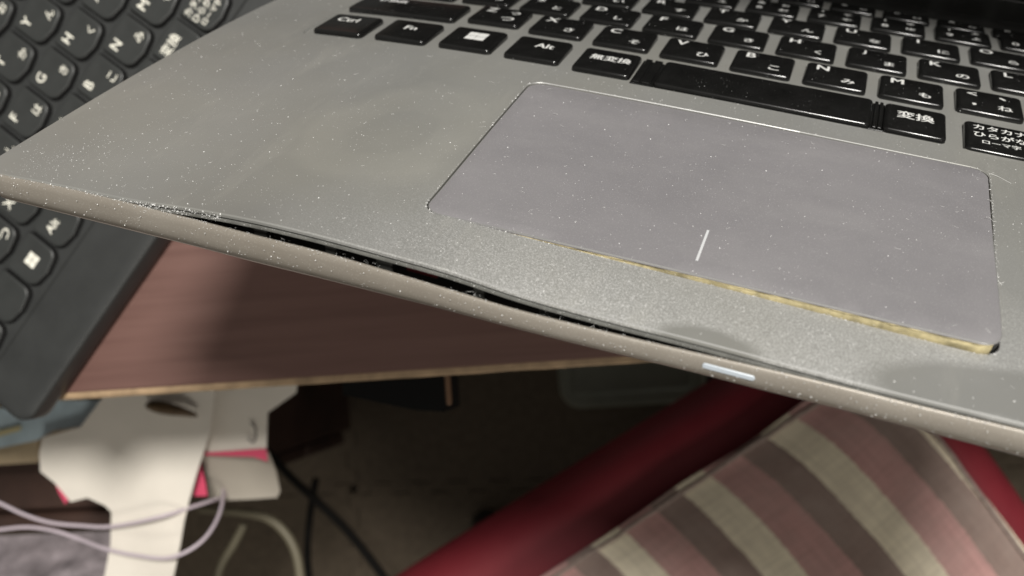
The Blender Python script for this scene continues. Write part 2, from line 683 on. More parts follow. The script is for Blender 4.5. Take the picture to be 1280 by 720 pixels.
def build_pad():
    P = padwarp(rrect(*PAD[:4], PAD[4], 7, 2))
    inn = offset(P, .22)
    grid = [(PAD[0] + 3 + i * 5, PAD[1] + 3 + j * 5) for i in range(21) for j in range(12)]
    grid = [p for p in grid if inside(p, offset(inn, 1.2))]
    vs, F = cdt([inn], grid, lambda c: inside(c, inn))
    V = [(a, b, zdeck(a, b) + lift(a, b)) for a, b in vs]
    r0 = nearest(vs, inn)
    rr = [r0]
    for o, dz in ((.06, -.05), (0, -.16), (.0, -.42), (.25, -.46)):
        ids = []
        for a, b in offset(P, o):
            ids.append(len(V)); V.append((a, b, zdeck(a, b) + lift(a, b) + dz))
        rr.append(ids)
    n = len(P)
    fm = [0] * len(F)
    for q, (A, B) in enumerate(zip(rr, rr[1:])):
        for i in range(n):
            F.append((A[i], A[(i + 1) % n], B[(i + 1) % n], B[i]))
            fm.append(1 if q < 2 and V[A[i]][1] < -60 else 0)
    pad = link("touchpad", mesh("touchpad", V, F, None, .001, smooth=30, mats=[M['pad'], M['polished_glint']], fm=fm), lap)
    tag(pad, "mauve grey touchpad pushed up at its front right corner")
    # yellow adhesive layer under the sheet, ragged and notched
    V, F, rr = [], [], []
    for o, dz in ((.4, -.40), (.22, -.46), (.02, -.62), (.16, -.75), (.06, -1.3), (.20, -2.9)):
        ids = []
        for a, b in offset(P, o):
            j = noise.noise((a * .9, b * .9, dz)) * .2 + noise.noise((a * 3, b * 3, dz)) * .16 + noise.noise((a * 7, b * 7, dz)) * .08
            ids.append(len(V)); V.append((a, b + j, zdeck(a, b) + lift(a, b) + dz))
        rr.append(ids)
    fm = []
    for A, B in zip(rr, rr[1:]):
        for i in range(n):
            F.append((A[i], A[(i + 1) % n], B[(i + 1) % n], B[i]))
            q = V[A[i]]
            fm.append(1 if q[0] > 121.5 and q[1] < -92 or 88.2 < q[0] < 89.2 or 91.6 < q[0] < 92.2 else 0)
    link("adhesive_edge", mesh("adhesive_edge", V, F, None, .001, smooth=20, mats=[M['yellow_tape'], M['dark_plastic']], fm=fm), pad)
    # the printed line between the two click zones
    V, F = [], []
    for k in range(8):
        y = -80.9 - k * (11.0 / 7)
        for dx in (-.24, .24):
            V.append((70.2 + dx, y, zdeck(70.2, y) + lift(70.2, y) + .035))
    for k in range(7):
        F.append((2 * k, 2 * k + 1, 2 * k + 3, 2 * k + 2))
    link("click_line", mesh("click_line", V, F, M['mark_white'], .001), pad)


build_pad()


# --- lettering
_txt = {}


def glyphs(s, off=0.0):
    """unit-size flat mesh data of a string, centred on its own box (verts, faces, width, height)"""
    if s in _txt:
        return _txt[s]
    if s == "#win":
        V, F = [], []
        for x0, y0 in ((-.47, -.47), (.03, -.47), (.03, .03), (-.47, .03)):
            i = len(V)
            V += [(x0, y0), (x0 + .44, y0), (x0 + .44, y0 + .44), (x0, y0 + .44)]
            F.append((i, i + 1, i + 2, i + 3))
        _txt[s] = (V, F, 1, 1)
        return _txt[s]
    c = bpy.data.curves.new("lettering", "FONT")
    c.body = s
    c.size = 1
    c.resolution_u = 3
    c.offset = off
    o = bpy.data.objects.new("lettering", c)
    COL.objects.link(o)
    bpy.context.view_layer.update()
    me = bpy.data.meshes.new_from_object(o.evaluated_get(bpy.context.evaluated_depsgraph_get()))
    V = [(v.co.x, v.co.y) for v in me.vertices]
    F = [tuple(p.vertices) for p in me.polygons]
    bpy.data.objects.remove(o)
    bpy.data.meshes.remove(me)
    x0, x1 = min(v[0] for v in V), max(v[0] for v in V)
    y0, y1 = min(v[1] for v in V), max(v[1] for v in V)
    V = [(a - (x0 + x1) / 2, b - (y0 + y1) / 2) for a, b in V]
    _txt[s] = (V, F, x1 - x0, y1 - y0)
    return _txt[s]


def legend(items, zf, mat, name="legend", bold=.024):
    """items: (string, x, y, size, h) -> one flat mesh; h fixes the height of the glyph box if given"""
    V, F = [], []
    for s, cx, cy, size, kind in items:
        gv, gf, gw, gh = glyphs(s)
        k = size / gh if kind == 'h' else size
        for st, (ox, oy) in enumerate(((0, 0), (bold, bold * .6), (-bold, -bold * .6))):
            i = len(V)
            V += [(cx + (a + ox) * k, cy + (b + oy) * k, zf(cx + a * k, cy + b * k) + st * .006) for a, b in gv]
            F += [tuple(i + q for q in f) for f in gf]
    return mesh(name, V, F, mat, .001)


# --- laptop keys
_keymesh = {}
KEYRECT = []


def laptop_key_mesh(w, h):
    k = (round(w, 2), round(h, 2))
    if k not in _keymesh:
        rings = [(0, -.7), (0, .40), (.08, .74), (.28, 1.02), (.58, 1.19), (1.0, 1.27)]
        V, F, rr = [], [], []
        for o, z in rings:
            L = rrect(-w + o, o, -o, h - o, max(.4, 1.3 - o * .7), 3)
            rr.append(list(range(len(V), len(V) + len(L))))
            V += [(a, b, z) for a, b in L]
        n = len(rr[0])
        for A, B in zip(rr, rr[1:]):
            F += [(A[i], A[(i + 1) % n], B[(i + 1) % n], B[i]) for i in range(n)]
        F.append(tuple(rr[-1]))
        _keymesh[k] = mesh("key", V, F, M['key_black'], .001, smooth=50)
    return _keymesh[k]


def surf_matrix(x, y):
    e = 3.0
    tx = Vector((2 * e, 0, zdeck(x + e, y) - zdeck(x - e, y))).normalized()
    ty = Vector((0, 2 * e, zdeck(x, y + e) - zdeck(x, y - e))).normalized()
    nz = tx.cross(ty).normalized()
    ty = nz.cross(tx)
    m = Matrix((tx, ty, nz)).transposed().to_4x4()
    m.translation = Vector((x, y, zdeck(x, y) - .35)) * .001
    return m


def laptop_key(xr, y0, w, h, items, name="key", label=None):
    o = bpy.data.objects.new(name, laptop_key_mesh(w, h))
    COL.objects.link(o)
    o.parent = lap
    cx, cy = xr - w / 2, y0 + h / 2
    KEYRECT.append((xr - w, y0, xr, y0 + h))
    m = surf_matrix(cx, cy)
    m = m @ Matrix.Translation(Vector((w / 2, -h / 2, 0)) * .001)
    o.matrix_local = m
    if label:
        o["label"] = label
    if items:
        link("legend", legend([(s, -w + a * w, b * h, sz, kd) for s, a, b, sz, kd in items], lambda a, b: 1.35, M['legend_white']), o)
    return o


def gridx(X, r):
    return -0.903 + 19.395 * X + .327 * r - .031 * X * r - .0474 * X * X


def gridy(X, r):
    return 3.538 - 1.973 * X + 16.959 * r + .3 * X * r + .216 * X * X


KW, KH = 15.9, 14.3
ROWS = [
    (0, 0.0, "ZXCVBNM", ["つ", "さ", "そ", "ひ", "こ", "み", "も"]),
    (1, -.5, "ASDFGHJKL", ["ち", "と", "し", "は", "き", "く", "ま", "の", "り"]),
    (2, -.75, "QWERTYUIOP", ["た", "て", "い", "す", "か", "ん", "な", "に", "ら", "せ"]),
]
for r, x0, letters, kana in ROWS:
    for i, (c, k) in enumerate(zip(letters, kana)):
        X = x0 + i
        it = [(c, .27, .74, 3.3, 'h'), (k, .70, .28, 3.0, 'h')]
        if c in "ZE":
            it.append(({"Z": "っ", "E": "ぃ"}[c], .74, .68, 2.1, 'h'))
        laptop_key(gridx(X, r), gridy(X, r), KW, KH, it)
NUM = [("1", "!", "ぬ", ""), ("2", "\"", "ふ", ""), ("3", "#", "あ", "ぁ"), ("4", "$", "う", "ぅ"), ("5", "%", "え", "ぇ"), ("6", "&", "お", "ぉ"), ("7", "'", "や", "ゃ"),
       ("8", "(", "ゆ", "ゅ"), ("9", ")", "よ", "ょ"), ("0", "", "わ", "を")]
for i, (d, s, k, k2) in enumerate(NUM):
    X = -1.25 + i
    it = [(d, .25, .30, 3.0, 'h'), (k, .72, .30, 2.8, 'h')]
    if s:
        it.append((s, .25, .73, 2.6 if s in "()&%#$" else 1.2, 'h'))
    if k2:
        it.append((k2, .72, .74, 2.2, 'h'))
    laptop_key(gridx(X, 3), gridy(X, 3), KW, KH, it)
for i in range(12):
    xr = 94.6 + 16.4 * (i - 5)
    laptop_key(xr, 72.6, 14.2, 8.6, [("f%d" % (i + 1), .30, .66, 2.4, 1), ("○" if i % 2 else "□", .72, .36, 2.0, 'h')])
# punctuation beyond M, L
laptop_key(gridx(7, 0), gridy(7, 0), KW, KH, [("<", .24, .76, 2.2, 'h'), ("、", .70, .74, 1.5, 'h'), (",", .26, .26, 1.5, 'h'), ("ね", .72, .30, 3.0, 'h')])
laptop_key(gridx(8, 0), gridy(8, 0), KW, KH, [(">", .24, .76, 2.2, 'h'), ("。", .70, .74, 1.5, 'h'), (".", .26, .26, .7, 'h'), ("る", .72, .30, 3.0, 'h')])
laptop_key(gridx(8.5, 1), gridy(8.5, 1), KW, KH, [("+", .24, .76, 2.2, 'h'), (";", .26, .28, 2.2, 'h'), ("れ", .72, .30, 3.0, 'h')])
# wide keys of the left side and the bottom row
laptop_key(-19.9, 1.4, 34.6, KH, [("⇧Shift", .30, .74, 3.6, 1)], "shift_key")
laptop_key(-28.5, 21.0, 25.0, KH, [("Caps Lock", .40, .70, 3.0, 1)], "caps_lock_key")
laptop_key(-33.0, 39.0, 20.0, KH, [("Tab", .35, .70, 3.2, 1)], "tab_key")
laptop_key(-38.9, -19.3, 15.4, 14.9, [("Ctrl", .42, .66, 4.2, 1)], "control_key")
laptop_key(-20.0, -18.6, 15.4, 14.9, [("Fn", .50, .58, 4.2, 1)], "function_key")
laptop_key(-.9, -18.0, 15.4, 14.9, [("#win", .54, .56, 5.6, 1)], "start_key")
laptop_key(18.2, -18.2, 15.4, 14.9, [("Alt", .58, .60, 4.2, 1)], "alt_key")
laptop_key(37.7, -19.2, 15.6, 14.9, [("無変換", .54, .58, 3.7, 1)], "conversion_key")
laptop_key(114.2, -20.4, 14.4, 15.2, [("変換", .50, .60, 4.4, 1)], "conversion_key")
laptop_key(134.0, -22.0, 15.8, 15.4, [("カタカナ", .50, .78, 3.1, 1), ("ひらがな", .50, .52, 3.1, 1), ("ローマ字", .50, .27, 2.2, 1)], "kana_key")
laptop_key(153.0, -22.0, 15.4, 15.2, [("Ctrl", .42, .66, 4.2, 1)], "control_key")
laptop_key(97.0, -20.6, 52.8, 15.6, [], "space_bar")
# black tray either side of the space bar
for a, b, zt in ((38.2, 44.4, .1), (38.9, 40.6, .70), (41.3, 43.4, .70), (96.6, 100.2, .1), (97.5, 98.3, .70), (98.7, 99.5, .70)):
    bm = box_bm(a, b, -20.6 + (zt > .5) * .3, -5.0, -.3, zt, .12, 1)
    me = from_bm("key_tray_rail", bm, M['key_black'])
    me.transform(Matrix.Scale(.001, 4))
    o = link("key_tray_rail", me, lap)
    o.matrix_local = Matrix.Translation((0, 0, zdeck((a + b) / 2, -14) * .001 - .0003))

# --- status light in the rim
bar = rrect(-4.5, -.52, 4.5, .52, .5, 4)
V = [(a, b, .16) for a, b in offset(bar, .12)] + [(a, b, .05) for a, b in bar] + [(a, b, -.5) for a, b in bar]
n = len(bar)
F = [tuple(range(n))]
for s in (0, n):
    F += [(s + i, s + (i + 1) % n, s + n + (i + 1) % n, s + n + i) for i in range(n)]
led = link("status_light", mesh("status_light", V, F, M['led_lens'], .001, smooth=40), lap)
xa = Vector((1, 0, .02)).normalized()
na = Vector((0, -1, .05)).normalized()
ya = na.cross(xa)
lm = Matrix((xa, ya, na)).transposed().to_4x4()
lm.translation = Vector((81.1, -112.92, -7.35)) * .001
led.matrix_local = lm

# --- the lid, half closed above the keyboard
LID = math.radians(50.5)
lid_m = Matrix.Translation(Vector((0, 88.5, -3.0)) * .001) @ Matrix.Rotation(LID, 4, 'X').inverted()
lid_m = Matrix.Translation(Vector((0, 88.5, -3.0)) * .001) @ Matrix.Rotation(math.pi - LID, 4, 'X')
# local: y runs from hinge to the lid's free edge, z is its outer side
lid = link("screen_lid", from_bm("screen_lid", box_bm(XL * .001, XR * .001, .004, .212, -.003, .003, .001, 2), M['rim'], 40), lap)
lid.matrix_local = lid_m
pn = link("display_panel", from_bm("display_panel", box_bm((XL + 6) * .001, (XR - 6) * .001, .016, .207, .0031, .0036, .0002, 1), M['screen_black']), lid)
bz = link("screen_bezel", from_bm("screen_bezel", box_bm((XL + 1) * .001, (XR - 1) * .001, .005, .0158, .0031, .0040, .0002, 1), M['dark_plastic']), lid)
hv, hf = tube([Vector((x / 1000, .0890, -.0035)) for x in (-40, 0, 60, 120, 200)], .0042, 14)
link("hinge_barrel", mesh("hinge_barrel", hv, hf, M['dark_plastic'], 1, smooth=50), lap)
# --- external keyboard
kb = thing("desktop_keyboard", "matte black desktop keyboard lying on the desk left of the laptop", "keyboard", KBM)


def ext_key_mesh(w, h):
    k = ('e', round(w, 2))
    if k in _keymesh:
        return _keymesh[k]

    def outline(o):
        P = []
        x0, x1, y0, y1 = -w / 2 + o, w / 2 - o, -h / 2 + o, h / 2 - o
        r = 1.4
        for cx, cy, a0 in ((x1 - r, y1 - r, 0), (x0 + r, y1 - r, 90)):
            for q in range(4):
                a = math.radians(a0 + 30 * q)
                P.append((cx + r * math.cos(a), cy + r * math.sin(a)))
        R = 4.2
        for q in range(5):                           # lower left, then the bowed bottom, then lower right
            a = math.radians(180 + 70 * q / 4)
            P.append((x0 + R + R * math.cos(a), y0 + R + .9 + R * math.sin(a)))
        P.append((0, y0))
        for q in range(5):
            a = math.radians(290 + 70 * q / 4)
            P.append((x1 - R + R * math.cos(a), y0 + R + .9 + R * math.sin(a)))
        return P
    rings = [(-.55, -2.4), (-.35, -1.2), (.0, -.25), (.28, 0.0), (.7, .04)]
    V, F, rr = [], [], []
    for o, z in rings:
        L = outline(o)
        rr.append(list(range(len(V), len(V) + len(L))))
        V += [(a, b, z) for a, b in L]
    n = len(rr[0])
    base = [(V[i][0], V[i][1]) for i in rr[-1]]
    for s in (.72, .38):
        rr.append(list(range(len(V), len(V) + n)))
        V += [(a * s, b * s, dish(a * s, b * s, w)) for a, b in base]
    fm = []
    for kk, (A, B) in enumerate(zip(rr, rr[1:])):
        F += [(A[i], A[(i + 1) % n], B[(i + 1) % n], B[i]) for i in range(n)]
        fm += [1 if kk < 2 else 0] * n
    F.append(tuple(rr[-1]))
    fm.append(0)
    _keymesh[k] = mesh("key", V, F, None, .001, smooth=50, mats=[M['keycap_plastic'], M['keycap_side_shade']], fm=fm)
    return _keymesh[k]


def dish(a, b, w):
    q = max(abs(a) / (w / 2), abs(b) / 8.2)
    return .04 - .34 * (1 - min(1, q) ** 2)


def ext_key(x, y, w=16.6, items=()):
    o = bpy.data.objects.new("key", ext_key_mesh(w, 16.6))
    COL.objects.link(o)
    o.parent = kb
    o.location = Vector((x, y, 0)) * .001
    if items:
        link("legend", legend(items, lambda a, b: dish(a, b, w) + .06, M['legend_cream'], bold=.014), o)


U = 19.05
EXT = ROWS + [(3, -1.25, "1234567890", ["ぬ", "ふ", "あ", "う", "え", "お", "や", "ゆ", "よ", "わ"])]
for r, x0, letters, kana in EXT:
    for i, (c, k) in enumerate(zip(letters, kana)):
        if r == 3 and i > 9:
            continue
        ext_key((x0 + i) * U + 4.4, r * U - 3.5, 16.6, [(c, -4.0, 3.5, 4.0, 'h'), (k, 4.1, -2.8, 3.7, 'h')])
for x, it, w in ((-29.5, [("Fn", -3.5, 3.4, 4.4, 1)], 16.6), (-11.0, [], 16.6), (7.4, [("#win", 0, .2, 5.2, 1)], 16.6),
                 (25.8, [("Alt", -2.5, 1.2, 5.0, 1)], 16.6), (44.4, [("無変換", -.5, 1.6, 4.2, 1)], 16.6), (77, [], 44.0),
                 (109.8, [("変換", -1.5, 3.2, 5.0, 1)], 16.6), (128.6, [("カタカナ", -.5, 4.6, 3.6, 1), ("ひらがな", -.5, .6, 3.6, 1), ("ローマ字", -.5, -3.2, 3.0, 1)], 16.6),
                 (147.6, [("Alt", -2.5, 1.2, 5.0, 1)], 16.6), (166.6, [("Ctrl", -2.0, 1.2, 5.0, 1)], 16.6)):
    ext_key(x, -U - 3.3, w, it)
for x, y, w, it in ((-24.5, -3.5, 35, [("Shift", -8, 3.4, 5.0, 1)]), (-29.5, U - 3.5, 26, []), (-33.5, 2 * U - 3.5, 19, []), (-39, 3 * U - 3.5, 16.6, []),
                    (7 * U + 4.4, -3.5, 16.6, [(",", -4, 3.4, 1.4, 'h'), ("ね", 4.1, -2.8, 3.7, 'h')]),
                    (8 * U + 4.4, -3.5, 16.6, [(".", -4, 3.4, .8, 'h'), ("る", 4.1, -2.8, 3.7, 'h')]),
                    (9 * U + 4.4, -3.5, 16.6, [("/", -4, 3.4, 3.6, 'h'), ("め", 4.1, -2.8, 3.7, 'h')]),
                    (8.5 * U + 4.4, U - 3.5, 16.6, [(";", -4, 3.4, 2.6, 'h'), ("れ", 4.1, -2.8, 3.7, 'h')])):
    ext_key(x, y, w, it)
bx0, bx1, by0, by1 = -48.5, 258, -58.0, 92
L = rrect(bx0, by0, bx1, by1, 7, 8)
V, F, rr = [], [], []
for o, z in ((2.2, -16.5), (.3, -14.5), (0, -12), (0, -5.2), (.35, -4.3), (1.3, -3.6), (3.0, -3.35)):
    rr.append(list(range(len(V), len(V) + len(L))))
    V += [(a, b, z) for a, b in offset(L, o)]
n = len(L)
for A, B in zip(rr, rr[1:]):
    F += [(A[i], A[(i + 1) % n], B[(i + 1) % n], B[i]) for i in range(n)]
F += [tuple(rr[0]), tuple(rr[-1])]
link("keyboard_body", mesh("keyboard_body", V, F, M['keyboard_plastic'], .001, smooth=40), kb)
# raised plate between the keys
L = rrect(-46, -33.5, 250, 86, 3, 4)
V = [(a, b, -2.55) for a, b in offset(L, .6)] + [(a, b, -3.5) for a, b in L]
n = len(L)
F = [tuple(range(n))] + [(i, (i + 1) % n, n + (i + 1) % n, n + i) for i in range(n)]
link("key_plate", mesh("key_plate", V, F, M['keyboard_plastic'], .001), kb)

# ------------------------------------------------------------------ desk
def mat_wood():
    T = NT("red_brown_laminate")
    v = T.mapped((1.0, 22, 22), (0, 0, .03))
    g = T.noise(9, 8, .62, vec=v, dist=.12)
    fine = T.noise(45, 5, .65, vec=T.mapped((.6, 40, 40), (0, 0, .03)))
    col = T.ramp(g, [(.30, (.118, .058, .047)), (.5, (.148, .076, .062)), (.72, (.172, .092, .076))])
    col = T.mix(T.math('MULTIPLY', T.ramp(fine, [(.50, 0), (.66, 1)]), .28), col, (.115, .06, .05))
    T.set(col=col, rough=.5, spec=.6)
    T.bump(fine, .05, .0001)
    M['wood'] = T.m


mat_wood()
simple("edge_band", (.36, .25, .15), .5, nscale=80, var=.35)
simple("desk_underside", (.10, .065, .045), .6, nscale=30)
simple("bracket_wood", (.16, .09, .05), .6, nscale=60)
simple("black_plastic", (.004, .004, .004), .8, spec=.2)
desk = thing("desk", "dark red brown laminate desk with a pale worn front edge", "desk", loc=(.25, .25, DESK_Z))
D0 = Vector((.25, .25, DESK_Z))


def add(name, bm, mt, parent, org, smooth=None):
    me = from_bm(name, bm, mt, smooth)
    me.transform(Matrix.Translation(-org))
    return link(name, me, parent)


add("desk_top", box_bm(-.55, 1.05, .0012, .62, DESK_Z - .022, DESK_Z, .0006, 1), M['wood'], desk, D0)
# worn edge strip: two layers, nicked
V, F = [], []
N = 240
for i in range(N + 1):
    x = -.55 + 1.6 * i / N
    j = noise.noise((x * 60, 0, 0)) * .00035 + noise.noise((x * 200, 3, 0)) * .0002
    for y, z in ((.0012, -.0004), (-.0007 + j, -.0005), (-.0016 + j * .7, -.0012), (-.0019 + j, -.0206), (.0012, -.022)):
        V.append((x, y, DESK_Z + z))
for i in range(N):
    for k in range(4):
        F.append((i * 5 + k, i * 5 + k + 1, i * 5 + k + 6, i * 5 + k + 5))
me = mesh("edge_strip", V, F, M['edge_band'], 1)
me.transform(Matrix.Translation(-D0))
link("edge_strip", me, desk)
for xx in (-.53, 1.0):
    add("side_panel", box_bm(xx, xx + .02, .03, .60, -.676, DESK_Z - .0225, .001, 1), M['desk_underside'], desk, D0)
p = at(562, 486, -.03)
add("support_board", box_bm(p.x - .0008, p.x + .0012, -.0145, .30, -.0285, DESK_Z - .0225, .0006, 1), M['bracket_wood'], desk, D0)
p0, p1 = at(452, 480, -.05), at(556, 480, -.05)
V = [at(452, 470, -.05), at(557, 470, -.05), at(556, 515, -.05), at(520, 513, -.05), at(428, 494, -.05)]
V[0].y = V[1].y = .10
V2 = [v - Vector((0, 0, .03)) for v in V]
F = [tuple(range(5)), tuple(range(9, 4, -1))] + [(i, (i + 1) % 5, 5 + (i + 1) % 5, 5 + i) for i in range(5)]
me = mesh("drawer_runner", [tuple(v) for v in V + V2], F, M['black_plastic'], 1)
me.transform(Matrix.Translation(-D0))
link("drawer_runner", me, desk)

# ------------------------------------------------------------------ floor with interlocking mat tiles
FZ = -.68
simple("floor_boards", (.09, .075, .055), .7, nscale=8)
simple("foam_mat", (.105, .080, .054), .85, nscale=120, var=.2, bumps=(500, .3, .0006))
V = [(-3, -3, FZ - .012), (3, -3, FZ - .012), (3, 3, FZ - .012), (-3, 3, FZ - .012)]
floor = link("floor", mesh("floor", V, [(0, 1, 2, 3)], M['floor_boards']))
tag(floor, kind='structure')
s0, s1 = at(410, 612, FZ), at(690, 605, FZ)
ang = math.atan2(s1.y - s0.y, s1.x - s0.x)
TS, TW, TD = .45, .0225, .0115


def mat_outline(ix, iy):
    """tile whose teeth interlock with its neighbours"""
    P = []

    def edge(a, b, nrm, ph):
        n = int(TS / TW)
        for k in range(n):
            s = TD if (k + ph) % 2 == 0 else 0
            for t in (k / n + .002, (k + 1) / n - .002):
                P.append(Vector(a) + (Vector(b) - Vector(a)) * t + Vector(nrm) * (s - TD / 2 - .0006))
    edge((0, 0), (TS, 0), (0, -1), 0)
    edge((TS, 0), (TS, TS), (1, 0), 0)
    edge((TS, TS), (0, TS), (0, 1), 0)
    edge((0, TS), (0, 0), (-1, 0), 0)
    return P


mo = mat_outline(0, 0)
n = len(mo)
V = [(v.x, v.y, .0) for v in mo] + [(v.x, v.y, -.011) for v in mo]
F = [tuple(range(n)), tuple(range(2 * n - 1, n - 1, -1))] + [(i, (i + 1) % n, n + (i + 1) % n, n + i) for i in range(n)]
tile_me = mesh("mat_tile", V, F, M['foam_mat'])
for ix in range(-2, 3):
    for iy in range(-2, 2):
        o = link("mat_tile", tile_me, floor)
        q = Vector((s0.x, s0.y, 0)) + Matrix.Rotation(ang, 3, 'Z') @ Vector((ix * TS + .03, iy * TS, 0))
        o.location = (q.x, q.y, FZ)
        o.rotation_euler = (0, 0, ang)

# ------------------------------------------------------------------ red chair and striped cushion
def mat_leather():
    T = NT("red_vinyl")
    g = T.noise(260, 3, .6)
    col = T.mix(T.ramp(T.noise(18, 3), [(.3, 0), (.7, 1)]), (.155, .012, .020), (.225, .025, .034))
    T.set(col=col, rough=T.math('ADD', T.math('MULTIPLY', T.noise(40, 3), .2), .46), spec=.4)
    T.bump(g, .25, .0004)
    M['vinyl'] = T.m


mat_leather()
SZ = -.245


def line_cross(a, b, c, d):
    r = (b - a).to_2d()
    s = (d - c).to_2d()
    q = (c - a).to_2d()
    t = (q.x * s.y - q.y * s.x) / (r.x * s.y - r.y * s.x)
    return a + (b - a) * t


la, lb = at(885, 478, SZ - .02), at(540, 692, SZ - .02)
ra, rb = at(1239, 564, SZ - .02), at(1285, 630, SZ - .02)
cc = line_cross(la, lb, ra, rb)
eu = (lb - la).normalized()
ev = (rb - ra).normalized()
chair = thing("chair", "red vinyl padded chair pushed up to the desk edge", "chair", loc=(cc.x + (eu.x + ev.x) * .22, cc.y + (eu.y + ev.y) * .22, FZ))
CO_ = chair.location.copy()
# seat pad: rounded slab with a puffed top
su = .47
V, F = [], []
NU = 44


def slab(u, v, top):
    # rounded plan, soft shoulders
    a, b = 2 * u - 1, 2 * v - 1
    pw = 7.0
    r = (abs(a) ** pw + abs(b) ** pw) ** (1 / pw)
    m = max(abs(a), abs(b)) or 1
    k = m / r if r else 1
    a, b = a * k, b * k
    e = 1 - m
    sh = min(1, e / .12)
    prof = math.sqrt(max(0, 1 - (1 - sh) ** 2))
    z = (.028 * prof + .008 * (1 - m * m)) if top else (-.040 * min(1, e / .06) ** .5)
    return (a + 1) / 2, (b + 1) / 2, z


for top in (True, False):
    base = len(V)
    for i in range(NU + 1):
        for j in range(NU + 1):
            # denser near the border
            fu = .5 - .5 * math.cos(math.pi * i / NU)
            fv = .5 - .5 * math.cos(math.pi * j / NU)
            a, b, z = slab(fu, fv, top)
            q = cc + eu * (a * su) + ev * (b * su)
            V.append((q.x, q.y, SZ - .030 + z))
    for i in range(NU):
        for j in range(NU):
            p = base + i * (NU + 1) + j
            F.append((p, p + 1, p + NU + 2, p + NU + 1))
me = mesh("seat_pad", V, F, M['vinyl'], 1, smooth=60)
me.transform(Matrix.Translation(-CO_))
link("seat_pad", me, chair)
simple("chair_metal", (.02, .02, .02), .4, metal=.4)
cyl, cf = tube([CO_ + Vector((0, 0, .06)), CO_ + Vector((0, 0, .375))], .025, 16)
me = mesh("post", cyl, cf, M['chair_metal'], 1, smooth=40)
me.transform(Matrix.Translation(-CO_))
link("post", me, chair)
for k in range(5):
    a = math.radians(72 * k + 20)
    d = Vector((math.cos(a), math.sin(a), 0))
    cyl, cf = tube([CO_ + Vector((0, 0, .075)), CO_ + d * .15 + Vector((0, 0, .06)), CO_ + d * .26 + Vector((0, 0, .03)), CO_ + d * .265 + Vector((0, 0, .002))], .017, 10)
    me = mesh("leg", cyl, cf, M['chair_metal'], 1, smooth=40)
    me.transform(Matrix.Translation(-CO_))
    link("leg", me, chair)

# cushion
CZ = -.225
la, lb = at(1003, 508, CZ), at(720, 700, CZ)
ra, rb = at(1182, 550, CZ), at(1280, 685, CZ)
k0 = line_cross(la, lb, ra, rb)
cu = (lb - la).normalized()
cv = (rb - ra).normalized()
CU = .40


def mat_stripes():
    T = NT("striped_cotton")
    T.co = T.n('ShaderNodeTexCoord').outputs['UV']
    sp = T.n('ShaderNodeSeparateXYZ')
    T.l(T.coord(), sp.inputs[0])
    wob = T.math('MULTIPLY', T.math('SUBTRACT', T.noise(300, 2), .5), .0022)
    u = T.math('DIVIDE', T.math('ADD', T.math('SUBTRACT', sp.outputs[0], .004), wob), .0612)
    fr = T.math('FRACT', T.math('ADD', u, 10.0))
    tp, pk, cr = (.265, .192, .165), (.50, .290, .268), (.78, .70, .53)
    col = T.ramp(fr, [(0, tp), (.285, pk), (.66, cr), (.985, tp)], 'CONSTANT')
    th = T.noise(330, 3, .65, vec=T.mapped((1, .08, 1)))
    th2 = T.noise(330, 3, .65, vec=T.mapped((.08, 1, 1)))
    tx = T.math('MULTIPLY', th, th2)
    col = T.mix(T.math('MULTIPLY', T.ramp(tx, [(.17, 1), (.32, 0)]), .22), col, (.13, .095, .085))
    wash = T.noise(30, 4, .65)
    col = T.mix(T.math('MULTIPLY', T.ramp(wash, [(.4, 0), (.7, 1)]), .22), col, (.50, .43, .38))
    T.set(col=col, rough=.9, spec=.2, sheen=.2)
    T.bump(tx, .5, .0006)
    M['stripes'] = T.m


mat_stripes()
cush_m = Matrix((cu, cv, cu.cross(cv) if cu.cross(cv).z > 0 else -cu.cross(cv))).transposed()
zz = Vector((0, 0, 1))
fl = 1 if cu.cross(cv).z > 0 else -1
cmx = Matrix((cu, cv, zz)).transposed().to_4x4()
cmx.translation = k0
V, F = [], []
NU = 60
for top in (1, 0):
    base = len(V)
    for i in range(NU + 1):
        for j in range(NU + 1):
            a, b = CU * i / NU, CU * j / NU
            ea, eb = min(a, CU - a), min(b, CU - b)
            e = min(ea, eb)
            t = min(1, max(0, e - .006) / .13)
            puff = .036 * math.sin(t * math.pi / 2) ** .8 * (1 if e > .006 else 0)
            wr = noise.noise((a * 14, b * 9, 1)) * .0042 + noise.noise((a * 30, b * 12, 2)) * .0016
            wob = noise.noise((a * 20, b * 20, 5)) * .0018
            V.append((a + wob + .020 * math.exp(-b / .040) * min(1, (CU - a) / .1), b + noise.noise((a * 20, b * 20, 9)) * .0018, (puff + wr * min(1, e / .01)) if top else -.004))
    for i in range(NU):
        for j in range(NU):
            p = base + i * (NU + 1) + j
            F.append((p, p + 1, p + NU + 2, p + NU + 1))
m_ = NU + 1
for k in range(NU):
    for a, b in ((k, k + 1), (NU * m_ + k, NU * m_ + k + 1), (k * m_, (k + 1) * m_), (k * m_ + NU, (k + 1) * m_ + NU)):
        F.append((a, b, m_ * m_ + b, m_ * m_ + a))
me = mesh("seat_cushion", V, F, M['stripes'], 1, smooth=70)
uv = me.uv_layers.new(name="cloth")
for lp in me.loops:
    k = lp.vertex_index % (m_ * m_)
    uv.data[lp.index].uv = (CU * (k // m_) / NU, CU * (k % m_) / NU)
cush = link("seat_cushion", me)
cush.matrix_world = cmx
tag(cush, "flat cushion striped in cream, dusty pink and taupe lying on the red chair", "cushion")
